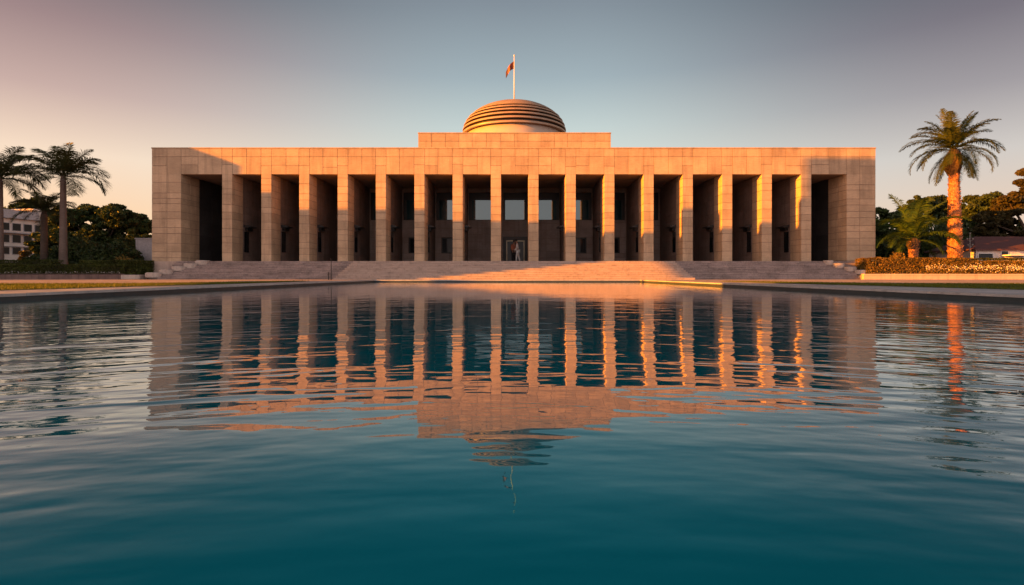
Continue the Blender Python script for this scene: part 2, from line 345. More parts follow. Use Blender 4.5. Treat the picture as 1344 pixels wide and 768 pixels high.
# ------------------------------------------------------------------ stairs
TZ=1.28; YT=34.4; NS=10; XC=.15
def flight(x0,x1,ytop,yfoot,name,label,group,cell=1.1,sag=0):
    root=empty(name,((x0+x1)/2,(ytop+yfoot)/2,GZ),label,'stairs',group)
    root.location=(0,0,0)
    mb=MB(); run=(ytop-yfoot)/NS; rise=(TZ-GZ)/NS
    for i in range(NS):
        y0=yfoot+i*run; z1=GZ+(i+1)*rise; z0=GZ+i*rise
        x=x0; first=True
        while x<x1-.02:
            w=cell*random.uniform(.8,1.2); 
            if first: w*=random.uniform(.4,1); first=False
            xe=min(x+w,x1)
            if x1-xe<.3: xe=x1
            dz=random.uniform(-.003,.003); dy=random.uniform(-.004,.004)
            mb.cbox(x+.004,xe-.004,y0+dy-.012,y0+run+.03,z1-.055,z1+dz,.006)           # tread slab with nosing
            mb.box(x+.003,xe-.003,y0+dy+.004,y0+run,z0-.02,z1-.056)
            x=xe
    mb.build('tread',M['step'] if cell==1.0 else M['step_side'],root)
    mb=MB()
    for i in range(NS):
        mb.box(x0+.01,x1-.01,yfoot+i*run+.03,ytop,GZ-.05,GZ+(i+1)*rise-.02)
    mb.build('stair_core',M['stepjoint'],root)
    return root
flight(-10.05,10.3,YT,30.3,'staircase','broad central flight of shallow stone steps leading to the main door','flights of stone steps',1.0)
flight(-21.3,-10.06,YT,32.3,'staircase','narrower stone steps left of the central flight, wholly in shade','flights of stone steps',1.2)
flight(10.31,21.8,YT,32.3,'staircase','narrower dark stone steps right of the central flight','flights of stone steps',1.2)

# ------------------------------------------------------------------ building
BX0,BX1=-23.4,23.62; YF=35.0; SO=6.95; RT=8.69; YB=41.0
COLX=[(p_-672)/20.2 for p_ in (298.1,349.5,399.3,449.8,499.8,550.5,600.7,650.9,700.2,749,799.8,851.3,902.7,954.5,1006.4,1058.2)]
bld=empty('government_building',(0,0,0),'long sandstone government building with sixteen square columns and a ribbed dome, behind the pool','building')
def courses(z0,z1,h=.47,j=.3):
    zs=[z0]
    while zs[-1]<z1-.02:
        nx=zs[-1]+h*random.uniform(1-j,1+j)
        if z1-nx<h*.45: nx=z1
        zs.append(nx)
    return zs
G=.011
def stack(mb,x0,x1,y0,y1,zs,xcuts=(),ycuts=()):
    xs=[x0,*xcuts,x1]; ys=[y0,*ycuts,y1]
    mb.box(x0+.018,x1-.018,y0+.018,y1-.018,zs[0]+.005,zs[-1]-.005,1)
    for a,b in zip(zs[:-1],zs[1:]):
        for i in range(len(xs)-1):
            for k in range(len(ys)-1):
                jx=random.uniform(-.002,.002)
                xa=xs[i]+(G if i else 0); xb=xs[i+1]-(G if i<len(xs)-2 else 0); ya=ys[k]+(G if k else jx); yb=ys[k+1]-(G if k<len(ys)-2 else 0)
                mb.cbox(xa,xb,ya,yb,a+G,b-G if b<zs[-1] else b,.006)
CW=.325; CD=1.4
for i,x in enumerate(COLX):
    mb=MB(); stack(mb,x-CW,x+CW,YF,YF+CD,courses(TZ,SO-.003,.5,.35))
    mb.build('column',[M['stone'],M['joint']],bld)
for (x0,x1,xc_) in ((BX0,-21.5,-22.42),(21.75,BX1,22.6)):
    mb=MB(); stack(mb,x0,x1,YF,YF+2.05,courses(.35,SO-.003,.52,.35),(xc_,),(YF+1.0,)); mb.build('end_pier',[M['stone'],M['joint']],bld)
# plinth under the end piers
for (x0,x1) in ((BX0-.05,-21.85),(21.75,BX1+.05)):
    mb=MB(); stack(mb,x0,x1,YF-.35,YF-.03,[GZ-.02,.75,TZ-.02],((x0+x1)/2,))
    mb.build('plinth',[M['stone'],M['joint']],bld)
# entablature, blocks cut over each column and mid bay
mb=MB(); edges=[BX0,-22.42,-21.5]
for i,x in enumerate(COLX):
    if i==0: edges+=[-20.4]; 
    else: edges+=[(COLX[i-1]+x)/2+random.uniform(-.06,.06)]
    edges+=[x-CW-.02,x+CW+.02]
edges+=[20.6,21.75,22.6,BX1]
mb.box(BX0+.02,BX1-.02,YF+.02,YF+2.3,SO+.01,RT-.14,1)
rows=[SO,7.50,8.08,RT-.085]
for i in range(len(edges)-1):
    a,b=edges[i],edges[i+1]; narrow=(b-a)<.8
    rr_=list(rows)
    if not narrow and random.random()<.6: rr_.remove(7.50)
    elif random.random()<.5: rr_[1]+=random.uniform(-.12,.1)
    for z0,z1 in zip(rr_[:-1],rr_[1:]):
        mb.cbox(a+(G if i else 0),b-(G if i<len(edges)-2 else 0),YF+random.uniform(-.002,.002),YF+.3,z0+(G if z0>SO else 0),z1-G,.006)
mb.box(BX0-.0,BX0+.02-.001,YF+.31,YF+25,GZ,RT-.1); mb.box(BX1-.019,BX1,YF+.31,YF+25,GZ,RT-.1)
mb.build('entablature',[M['stone'],M['joint']],bld)
mb=MB(); mb.cbox(BX0-.03,BX1+.03,YF-.03,YF+.5,RT-.085,RT,.012); mb.build('roof_coping',M['stone'],bld)
# main body behind (side walls + roof)
mb=MB(); mb.box(BX0+.03,BX1-.03,YB+.4,YF+25,GZ,RT-.12); mb.box(BX0+.03,BX1-.03,YF+2.31,YB+.39,SO+.2,RT-.12)
mb.build('rear_block',M['stone'],bld)
# attic
mb=MB(); ax0,ax1=-6.17,6.5; AY=YF+.45
xs=[ax0]
while xs[-1]<ax1-.6: xs.append(xs[-1]+.9*random.uniform(.93,1.07))
xs[-1]=ax1
mb.box(ax0+.02,ax1-.02,AY+.02,AY+8,RT-.13,9.74,1)
for i in range(len(xs)-1):
    for z0,z1 in ((RT-.02,9.2),(9.2,9.7)):
        mb.cbox(xs[i]+(G if i else 0),xs[i+1]-(G if i<len(xs)-2 else 0),AY+random.uniform(-.002,.002),AY+.3,z0+G,z1-G,.006)
mb.cbox(ax0-.025,ax1+.025,AY-.025,AY+.4,9.7,9.78,.01)
mb.build('attic',[M['stone'],M['joint']],bld)
# porch: floor, ceiling, walls
mb=MB(); mb.box(BX0+.04,BX1-.04,YT+.032,YB,GZ-.02,TZ-.003)
mb.build('porch_floor',M['step'],bld)
mb=MB(); mb.box(-21.5,21.75,YF+2.31,YB,SO+.06,SO+.19); mb.build('porch_ceiling',M['ceil'],bld)
mb=MB()
for i,x in enumerate(COLX):
    zs=courses(TZ,SO,.5,.3)
    stack(mb,x-CW+.03,x+CW-.03,YF+CD+.01,39.0,zs,(),(37.7,))
    mb.box(x-.17,x+.17,39.0,YB-.04,TZ,SO+.05)
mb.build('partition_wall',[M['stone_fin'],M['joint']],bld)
# side walls of the porch in near-black stone, deep shade put into the colour
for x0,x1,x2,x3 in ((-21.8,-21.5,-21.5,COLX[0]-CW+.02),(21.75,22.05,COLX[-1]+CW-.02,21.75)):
    mb=MB(); stack(mb,x0,x1,YF+2.07,YB,courses(TZ,SO+.04,.95,.1),(),(38.6,40)); mb.build('side_wall',[M['shade_stone'],M['black']],bld)
    mb=MB(); stack(mb,x2,x3,YB-.4,YB-.1,courses(TZ,SO+.04,.95,.1)); mb.build('end_wall',[M['shade_stone'],M['black']],bld)
# back wall with real openings
bays=[(COLX[i]+COLX[i+1])/2 for i in range(15)]
up=[];lo=[]
for i,b_ in enumerate(bays):
    if 1<=i<=13: up.append(b_)
    if 1<=i<=13 and i not in (6,7,8): lo.append(b_)
DX=.26
WZ0,WZ1=4.56,6.66
mb=MB()
def wallcells(x0,x1,holes):
    # holes: list of (z0,z1,x0,x1)
    zs=courses(TZ,SO+.04,.52,.25)
    brk=sorted(set([z for h in holes for z in h[:2]]))
    for z in brk:
        k=min(range(len(zs)),key=lambda q:abs(zs[q]-z))
        if 0<k<len(zs)-1: zs[k]=z
        else: zs.append(z)
    zs=sorted(zs)
    for za,zb in zip(zs[:-1],zs[1:]):
        if zb-za<.03: continue
        cuts=[x0,x1]; hx=[(h[2],h[3]) for h in holes if h[0]<(za+zb)/2<h[1]]
        segs=[(x0,x1)]
        for (a,b) in hx:
            segs=[s_ for sg in segs for s_ in ((sg[0],min(a,sg[1])),(max(b,sg[0]),sg[1])) if s_[1]-s_[0]>.05]
        for (a,b) in segs:
            if not hx and b-a>1.2: mid=[a,(a+b)/2,b]
            else: mid=[a,b]
            for p0,p1 in zip(mid[:-1],mid[1:]):
                mb.cbox(p0+.006,p1-.006,YB,YB+.3,za+.008,zb-.008,.005)
                mb.box(p0-.003,p1+.003,YB+.02,YB+.29,za-.003,zb+.003,1)
xe=[COLX[0]]+[x for x in COLX[1:]]
for i in range(15):
    x0,x1=COLX[i]+.172,COLX[i+1]-.172; b_=bays[i]; H=[]
    if i==7: b_=DX
    if 1<=i<=13: H.append((WZ0,WZ1,b_-1.0 if i!=7 else b_-.9,b_+1.0 if i!=7 else b_+.9))
    if 1<=i<=13 and i not in (6,7,8): H.append((2.03,3.24,b_-.6,b_+.6))
    if i==7: H.append((TZ,3.30,b_-.93,b_+.93))
    wallcells(x0,x1,H)
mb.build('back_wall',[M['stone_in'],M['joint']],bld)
for i in range(1,14):
    b_=bays[i] if i!=7 else DX; hw=1.0 if i!=7 else .9
    m1=MB(); y0,y1=YB+.12,YB+.22; gx=.78
    m1.box(b_-hw,b_-gx,y0,y1,WZ0,WZ1); m1.box(b_+gx,b_+hw,y0,y1,WZ0,WZ1); m1.box(b_-gx,b_+gx,y0,y1,6.10,WZ1); m1.box(b_-gx,b_+gx,y0,y1,WZ0,WZ0+.05)
    w=empty('window',(0,0,0),None,None); w.parent=bld
    m1.build('frame',M['bronze'],w); m2=MB(); m2.box(b_-gx,b_+gx,y0+.03,y1-.03,WZ0+.05,6.10); m2.build('pane',M['glass'],w)
    if i not in (6,7,8):
        m1=MB(); m1.box(b_-.6,b_-.5,y0,y1,2.03,3.24); m1.box(b_+.5,b_+.6,y0,y1,2.03,3.24); m1.box(b_-.5,b_+.5,y0,y1,3.14,3.24); m1.box(b_-.5,b_+.5,y0,y1,2.03,2.11); m1.box(b_-.02,b_+.02,y0,y1,2.11,3.14)
        w=empty('window',(0,0,0),None,None); w.parent=bld
        m1.build('frame',M['bronze'],w); m2=MB(); m2.box(b_-.5,b_-.02,y0+.03,y1-.03,2.11,3.14); m2.box(b_+.02,b_+.5,y0+.03,y1-.03,2.11,3.14); m2.build('pane',M['dglass'],w)
# main door
dr=empty('door',(0,0,0),None,None); dr.parent=bld
m1=MB(); y0,y1=YB-.06,YB+.2
m1.box(DX-.93,DX-.70,y0,y1,TZ,3.30); m1.box(DX+.70,DX+.93,y0,y1,TZ,3.30); m1.box(DX-.70,DX+.70,y0,y1,3.02,3.30); m1.build('frame',M['bronze'],dr)
m1=MB(); y0+=.02
m1.box(DX-.70,DX-.62,y0,y1,TZ,3.02); m1.box(DX+.62,DX+.70,y0+.1,y1,TZ,3.02); m1.box(DX-.62,DX+.62,y0,y1,2.93,3.02); m1.build('inner_frame',M['brass'],dr)
m1=MB(); m1.box(DX-.62,DX-.02,YB+.1,YB+.13,TZ,2.93); m1.box(DX+.02,DX+.62,YB+.1,YB+.13,TZ,2.93); m1.build('glass_leaf',M['dglass'],dr)
m1=MB(); m1.box(DX-.03,DX+.03,YB+.06,YB+.16,TZ,2.93); m1.build('mullion',M['bronze'],dr)
m1=MB(); m1.tube([(DX-.12,YB+.03,1.9),(DX-.12,YB+.03,2.6)],.015); m1.tube([(DX+.12,YB+.03,1.9),(DX+.12,YB+.03,2.6)],.015); m1.build('handle',M['brass'],dr)
# canopies and dark side doors on the partition walls
for i,x in enumerate(COLX):
    if i in (7,8): continue
    s=1 if i<8 else -1; xf=x+s*(CW-.03)
    c=MB(); xa,xb=xf,xf+s*.42; za=3.62
    V=[(xa,36.55,za),(xb,36.6,za+.02),(xb,37.6,za+.02),(xa,37.65,za),(xa,36.55,za+.2),(xb,36.6,za+.08),(xb,37.6,za+.08),(xa,37.65,za+.2)]
    c.add(V,[(0,3,2,1),(4,5,6,7),(0,1,5,4),(1,2,6,5),(2,3,7,6),(3,0,4,7)]); c.box(xf,xf+s*.2,36.75,37.45,za-.2,za-.02)
    c.build('canopy',M['black'],bld)
    d=MB(); d.box(xf-s*.01,xf+s*.025,36.65,37.25,1.95,3.35); d.build('side_door',M['dglass'],bld)
# dome
DCX,DCY=.19,45.0
dome=empty('dome',(0,0,0),None,None); dome.parent=bld
def er(z): return 4.32*math.sqrt(max(0,1-((z-12.1)/2.62)**2))
m1=MB(); m1.lathe([(4.0,9.0),(4.0,12.06)],DCX,DCY,96); m1.build('drum',M['drum'],dome,True)
zb=[11.95,12.31,12.66,12.99,13.30]
for i,z in enumerate(zb):
    r0=er(z+.03); r1=er(z+.15); m1=MB()
    m1.lathe([(r0-.45,z+.05),(r0-.03,z),(r0,z+.02),(r0-.005,z+.07),(r1,z+.14),(r1-.04,z+.165),(r1-.42,z+.175),(r1-.46,z+.42)],DCX,DCY,128)
    m1.build('ring',M['dome'],dome,False)
cp=[(3.2,13.6)]+[(er(z),z) for z in (13.78,13.9,14.05,14.2,14.35,14.5,14.65,14.78,14.9,15.0,15.06)]+[(.0,15.1)]
for i,z in enumerate(zb):
    z1=z+.36; m1=MB(); m1.lathe([(er(z+.15)-.22,z+.17),(er(z1)-.24,z1+.04)],DCX,DCY,96); m1.build('recess_shade',M['bronze'],dome)  # dark bands put the groove shade between rings into the colour
# fine ribs in the cap
cp2=[(3.0,13.5),(er(13.63)-.02,13.6),(er(13.63),13.63)]
for z in np.linspace(13.72,14.64,8): cp2+=[(er(z),z),(er(z)-.05,z+.012)]
cp2+=[(.4,14.71),(0.0,14.72)]
m1=MB(); m1.lathe(cp2,DCX,DCY,128); m1.build('cap',M['dome'],dome,False)
# flagpole
fp=empty('flagpole',(DCX,DCY,14.68),'white flagpole with a small dark red and orange flag, on top of the dome','flagpole')
m1=MB(); m1.lathe([(.12,0),(.12,.12),(.075,.14),(.07,.3)],n=12); m1.build('base',M['bronze'],fp)
m1=MB(); m1.lathe([(.055,.2),(.032,3.95)],n=10); m1.build('pole',M['pole'],fp,True)
m1=MB(); m1.lathe([(.0,3.93),(.06,3.98),(.07,4.03),(.05,4.08),(0,4.11)],n=12); m1.build('finial',M['brass'],fp,True)
m,n,l,p=mat('flag_cloth'); g=n.new('ShaderNodeTexCoord'); s_=n.new('ShaderNodeSeparateXYZ'); l.new(g.outputs['Object'],s_.inputs[0])
l.new(ramp(maprange(s_.outputs[0],-.75,0,n,l),[(0,(.05,.02,.03)),(.2,(.75,.22,.05)),(.55,(.06,.008,.012))],n,l,'CONSTANT'),p.inputs['Base Color']); p.inputs['Roughness'].default_value=.8
gv=[];gf=[];nu,nv=14,8
for a in range(nu+1):
    for b_ in range(nv+1):
        u=a/nu; v=b_/nv
        gv.append((-.03-.68*u, .10*math.sin(u*7+v*1.5)*u, 3.55-.62*v*(1-.15*u)-.75*u**1.25+ .12*math.sin(u*5)*u))
for a in range(nu):
    for b_ in range(nv): gf.append((a*(nv+1)+b_,(a+1)*(nv+1)+b_,(a+1)*(nv+1)+b_+1,a*(nv+1)+b_+1))
m1=MB(); m1.add(gv,gf); fl=m1.build('flag',m,fp,True); sm=fl.modifiers.new('thick','SOLIDIFY'); sm.thickness=.008

# ------------------------------------------------------------------ people in the doorway
def skin_mesh(name, verts, edges, radii, mats, parent=None, root=0, sub=2):
    me=bpy.data.meshes.new(name); me.from_pydata(verts,edges,[]); o=bpy.data.objects.new(name,me); col.objects.link(o)
    sk=o.modifiers.new('skin','SKIN'); sk.use_smooth_shade=True
    for i,r in enumerate(radii): me.skin_vertices[0].data[i].radius=(r,r) if not isinstance(r,tuple) else r
    me.skin_vertices[0].data[root].use_root=True
    s2=o.modifiers.new('sub','SUBSURF'); s2.levels=sub; s2.render_levels=sub
    me.materials.append(mats)
    if parent: o.parent=parent
    return o
for mo in ('x',):
    pass
def person(loc, rz, label, top, bottom, hair, skin, sc=1., stride=.12, bend=.05, arm=.15):
    J={'pelvis':(0,0,.93),'spine':(bend*.4,0,1.1),'chest':(bend,0,1.3),'neck':(bend*1.3,0,1.46),'head0':(bend*1.5+.01,0,1.56),'head1':(bend*1.6+.02,0,1.66)}
    V=[];Rr=[];E=[];ix={}
    def a(nm,p_,r,par=None):
        ix[nm]=len(V); V.append(p_); Rr.append(r)
        if par: E.append((ix[par],ix[nm]))
    a('pelvis',J['pelvis'],(.13,.1)); a('spine',J['spine'],(.115,.09),'pelvis'); a('chest',J['chest'],(.14,.1),'spine'); a('neck',J['neck'],.055,'chest'); a('head0',J['head0'],.085,'neck'); a('head1',J['head1'],.08,'head0')
    for s,k in ((1,'l'),(-1,'r')):
        st=stride*s
        a('hip'+k,(0,s*.09,.88),.085,'pelvis'); a('knee'+k,(st*.6+.03,s*.1,.5),.06,'hip'+k); a('ank'+k,(st,s*.1,.09),.042,'knee'+k); a('toe'+k,(st+.16,s*.11,.035),.035,'ank'+k)
        a('sh'+k,(bend,s*.17,1.38),.058,'chest'); a('el'+k,(bend-.03+arm*.3,s*.22,1.12),.043,'sh'+k); a('wr'+k,(bend+arm,s*.2,.9),.03,'el'+k); a('hand'+k,(bend+arm+.03,s*.2,.82),.032,'wr'+k)
        for f in range(3): a('fin%d'%f+k,(bend+arm+.03+.02*f,s*(.2-.012*(f-1)),.75+.01*f),.01,'hand'+k)
        a('thu'+k,(bend+arm+.075,s*.17,.81),.011,'hand'+k)
    body=skin_mesh('person',V,E,Rr,skin); body.location=loc; body.rotation_euler=(0,0,rz); body.scale=(sc,)*3
    tag(body,label,'person')
    def cloth(nm,keys,mat_,grow):
        idx={k:i for i,k in enumerate(keys)}; vv=[V[ix[k]] for k in keys]; ee=[(idx[k1],idx[k2]) for k1 in keys for k2 in keys if (ix[k1],ix[k2]) in E]
        rr2=[tuple(q+grow for q in Rr[ix[k]]) if isinstance(Rr[ix[k]],tuple) else Rr[ix[k]]+grow for k in keys]
        skin_mesh(nm,vv,ee,rr2,mat_,body)
    cloth('shirt',['pelvis','spine','chest','shl','ell','shr','elr','wrl','wrr'],top,.018)
    cloth('trousers',['pelvis','hipl','kneel','ankl','hipr','kneer','ankr'],bottom,.022)
    h=MB(); hc=V[ix['head1']]; V2=[]; 
    for (r_,z_) in ((.088,-.04),(.1,.02),(.095,.07),(.06,.11),(.0,.125)): V2.append((r_,hc[2]+z_))
    h.lathe(V2,hc[0]-.015,0,14); h.build('hair',hair,body,True)
    f=MB(); f.tube([(hc[0]+.085,0,hc[2]-.02),(hc[0]+.105,0,hc[2]-.055),(hc[0]+.085,0,hc[2]-.06)],.012,6); f.build('nose',skin,body,True)
    return body
cl_white=plain('white_cloth',(.8,.78,.74),.9,var=.05); cl_dark=plain('dark_cloth',(.02,.02,.022),.9); cl_red=plain('rust_cloth',(.42,.13,.07),.9)
skinm=plain('skin',(.36,.2,.13),.6,var=.05); hairm=plain('dark_hair',(.015,.01,.008),.6)
person((.42,38.0,TZ),R(185),'person in white shirt and trousers walking out of the main door',cl_white,cl_white,hairm,skinm,.93,.14,.07,.18)
person((.12,38.4,TZ),R(-60),'person in rust red top and black trousers standing in the main doorway',cl_red,cl_dark,hairm,skinm,.9,.06,.03,.1)

# ------------------------------------------------------------------ stair post, cheek stones
po=empty('metal_post',(-10.22,30.45,GZ+.004),'thin dark metal post at the left foot of the central steps','post')
m1=MB(); m1.lathe([(.05,0),(.05,.02),(.022,.03),(.02,1.12)],n=10); m1.build('shaft',M['bronze'],po)
m1=MB(); m1.lathe([(.02,1.11),(.035,1.13),(.035,1.17),(0,1.2)],n=10); m1.build('cap',M['bronze'],po)
m1=MB(); m1.lathe([(.05,0),(.028,.03),(.028,.42),(0,.45)],-.14,-.02,10); m1.build('stub',M['bronze'],po)
def cheek(side):
    nm='left' if side<0 else 'right'
    root=empty('stair_kerb',(0,0,0),'row of pale rough kerb stones stepping down the outer '+nm+' end of the steps','kerb','stepped kerb stones beside the stairs')
    x_in=-21.95 if side<0 else 21.9
    pts=[(-2.35,34.15,1.33,.8,.1),(-1.85,33.75,1.13,.75,.1),(-1.35,33.35,.95,.75,.1),(-.85,32.95,.74,.8,.11),(-.35,32.5,.56,.85,.12)] if side<0 else [(-1.9,34.1,1.33,.45,.1),(-1.5,33.7,1.14,.6,.1),(-1.05,33.25,.92,.65,.11),(-.65,32.8,.72,.65,.12)]
    for (dx,y,z,w,h) in pts:
        m1=MB(); x=x_in+side*dx; nseg=10
        # rounded irregular slab
        V=[];Fs=[]
        for zz,rs in ((z-.3,.95),(z-h*.5,1.0),(z-.03,.97),(z,.86)):
            for k in range(12):
                t=2*math.pi*k/12; c_,s2=math.cos(t),math.sin(t); e=.62
                px=math.copysign(abs(c_)**e,c_)*w*.5*rs+random.uniform(-.02,.02); py=math.copysign(abs(s2)**e,s2)*.34*rs+random.uniform(-.02,.02)
                V.append((x+px,y+py,zz+random.uniform(-.01,.01)))
        for q in range(3):
            for k in range(12): Fs.append((q*12+k,q*12+(k+1)%12,(q+1)*12+(k+1)%12,(q+1)*12+k))
        Fs.append(tuple(36+k for k in range(12)))
        m1.add(V,Fs); m1.build('kerb_stone',M['kerbstone'],root,True)
M['kerbstone']=stone('pale_kerb_stone',(.42,.35,.3),var=.2,streak=False)
cheek(-1); cheek(1)

# ------------------------------------------------------------------ planters and hedges
M['brick']=paving('planter_brick',(.16,.10,.085),.4,.12,.01,var=.15)
M['planter']=stone('planter_stone',(.5,.37,.25),var=.12,streak=False,island=.1)
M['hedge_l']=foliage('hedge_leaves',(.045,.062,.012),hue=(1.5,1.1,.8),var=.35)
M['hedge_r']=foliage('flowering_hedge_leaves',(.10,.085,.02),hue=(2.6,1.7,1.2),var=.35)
M['hedgecore']=plain('hedge_twigs',(.02,.022,.008),.95)
M['soil']=plain('planting_soil',(.05,.035,.025),.95)
M['darkleaf']=foliage('dark_tree_leaves',(.035,.058,.02),hue=(1.3,1.1,.8),var=.45,trans=.15)
M['darkleaf2']=foliage('brown_green_leaves',(.045,.045,.018),hue=(1.5,1.1,.8),var=.45,trans=.15)
M['bark']=stone('bark',(.09,.065,.05),var=.4,streak=True)
def pwall(name,x0,x1,y0,y1,z1,mt,label,mcap=None,cap=.06):
    r=empty(name,(0,0,0),label,'planter'); m1=MB(); m1.box(x0,x1,y0,y1,GZ-.03,z1-cap); m1.build('wall',mt,r)
    m1=MB(); x=x0
    while x<x1-.01:
        xe=min(x+1.2,x1); m1.cbox(x+.003,xe-.003,y0-.02,y0+.3,z1-cap,z1,.01); x=xe
    m1.build('coping',mcap or mt,r)
    m1=MB(); m1.box(x0+.05,x1-.05,y0+.31,y1,z1-cap-.01,z1-.03); m1.build('soil',M['soil'],r); return r
pwall('planter_bed',-60,-23.45,32.3,46,.49,M['brick'],'long low brown planter wall left of the steps, in shade')
mb=MB(); mb.cbox(-23.43,-22.3,32.25,33.0,GZ,.42,.02); tag(mb.build('stone_block',M['kerbstone']),'pale stone block between the left planter and the steps','stone block')
pwall('planter_bed',20.9,60,32.0,46,.48,M['planter'],'long sunlit pale planter kerb under the right hedge',cap=.1)
def leafquads(P,size,tilt=None,asp=.55):
    k=len(P); d=rng.normal(size=(k,3)); d/=np.linalg.norm(d,axis=1)[:,None]; e=rng.normal(size=(k,3)); e-=(e*d).sum(1)[:,None]*d; e/=np.linalg.norm(e,axis=1)[:,None]
    s=(size*rng.uniform(.6,1.4,k))[:,None]
    return np.stack([P-d*s,P+e*s*asp,P+d*s,P-e*s*asp],1)
def hedge(x0,x1,y0,y1,z0,z1,nleaf,size,mt,label,rough=.06,group='clipped hedges'):
    r=empty('hedge',((x0+x1)/2,(y0+y1)/2,z0),label,'hedge',group)
    off=np.array([(x0+x1)/2,(y0+y1)/2,z0])
    m1=MB(); m1.box(x0+.12-off[0],x1-.12-off[0],y0+.12-off[1],y1-.12-off[1],0,z1-z0-.12); m1.build('twigs',M['hedgecore'],r)
    wf=(x1-x0)*(z1-z0); wt=(x1-x0)*(y1-y0); ws=(y1-y0)*(z1-z0); tot=wf+wt+ws*2
    k=rng.random(nleaf)*tot; P=np.empty((nleaf,3)); a=rng.random(nleaf); b_=rng.random(nleaf); dep=np.abs(rng.normal(0,rough,nleaf))-.05
    P[:,0]=x0+a*(x1-x0); P[:,1]=y0+b_*(y1-y0); P[:,2]=z1-dep
    f=k<wf; P[f,1]=y0+dep[f]; P[f,2]=z0+b_[f]*(z1-z0)
    s=(k>=wf+wt); sd=s&(k<wf+wt+ws); P[sd,0]=x0+dep[sd]; s2=k>=wf+wt+ws; P[s2,0]=x1-dep[s2]
    P[s,1]=y0+a[s]*(y1-y0); P[s,2]=z0+b_[s]*(z1-z0)
    # lumpy outline
    lump=np.array([noise.noise(Vector((p_[0]*1.3,p_[1]*1.3,p_[2]*2))) for p_ in P[::1]])*.07
    P[:,2]+=lump*(P[:,2]-z0)/(z1-z0); P[:,1]-=lump*.7
    quads_obj('leaves',leafquads(P-off,size),mt,r); return r
hedge(-40,-23.6,32.75,33.6,.46,1.0,26000,.035,M['hedge_l'],'long low front hedge on the left planter')
hedge(-40,-29.3,34.3,35.2,.46,1.33,12000,.04,M['hedge_l'],'higher back hedge in front of the left palms')
hedge(-27.2,-22.9,33.9,34.6,.46,1.28,9000,.04,M['hedge_l'],'short block of hedge by the building left corner')
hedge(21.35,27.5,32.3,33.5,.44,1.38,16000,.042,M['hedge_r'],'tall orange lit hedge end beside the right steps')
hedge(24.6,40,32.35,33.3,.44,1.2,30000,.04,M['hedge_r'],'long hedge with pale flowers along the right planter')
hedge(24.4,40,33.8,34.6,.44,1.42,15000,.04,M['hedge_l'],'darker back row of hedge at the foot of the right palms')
# pale flowers/leaves catching light along the right front hedge
k=2600; P=np.stack([rng.uniform(24.8,40,k),32.28+rng.normal(0,.03,k),.85+rng.normal(0,.11,k)],1)
tag(quads_obj('flowers',leafquads(P,.032),plain('pale_flowers',(.75,.68,.5),.7)),'small pale flowers on the front of the right hedge','flowers',kind='stuff')
k=700; P=np.stack([rng.uniform(-40,-23.8,k),32.72+rng.normal(0,.03,k),.56+rng.normal(0,.04,k)],1)
tag(quads_obj('flowers',leafquads(P,.03),plain('pale_flowers_shade',(.5,.45,.42),.7)),'sparse pale flowers along the foot of the left hedge','flowers',kind='stuff')  # dimmer copy of the flower colour, shade of this side put in
def bush(x,y,z,rx,rz_,nl,size,mt,label,group=None):
    r=empty('bush',(x,y,z),label,'bush',group)
    d=rng.normal(size=(nl,3)); d/=np.linalg.norm(d,axis=1)[:,None]; d[:,2]=np.abs(d[:,2]); rad=rng.uniform(.55,1.0,nl)
    nz=np.array([noise.noise(Vector(q)*2.2+Vector((x,y,0))) for q in d])*.45+1
    P=d*(rad*nz)[:,None]*np.array([rx,rx,rz_]); quads_obj('leaves',leafquads(P,size),mt,r)
    m1=MB()
    for k in range(5): 
        t=k*1.3; m1.tube([(0,0,0),(math.cos(t)*rx*.4,math.sin(t)*rx*.4,rz_*.75)],[.03,.01],5)
    m1.build('stems',M['bark'],r); return r
bush(23.6,33.0,1.25,.45,.55,900,.05,M['hedge_r'],'small leafy tuft rising above the right hedge end')
bush(-25.2,34.8,.9,.7,.75,900,.06,M['hedge_r'],'reddish shrub beside the building left corner')
bush(-23.3,33.2,.45,.5,.35,500,.05,M['hedge_l'],'low shrub on the right end of the left planter')

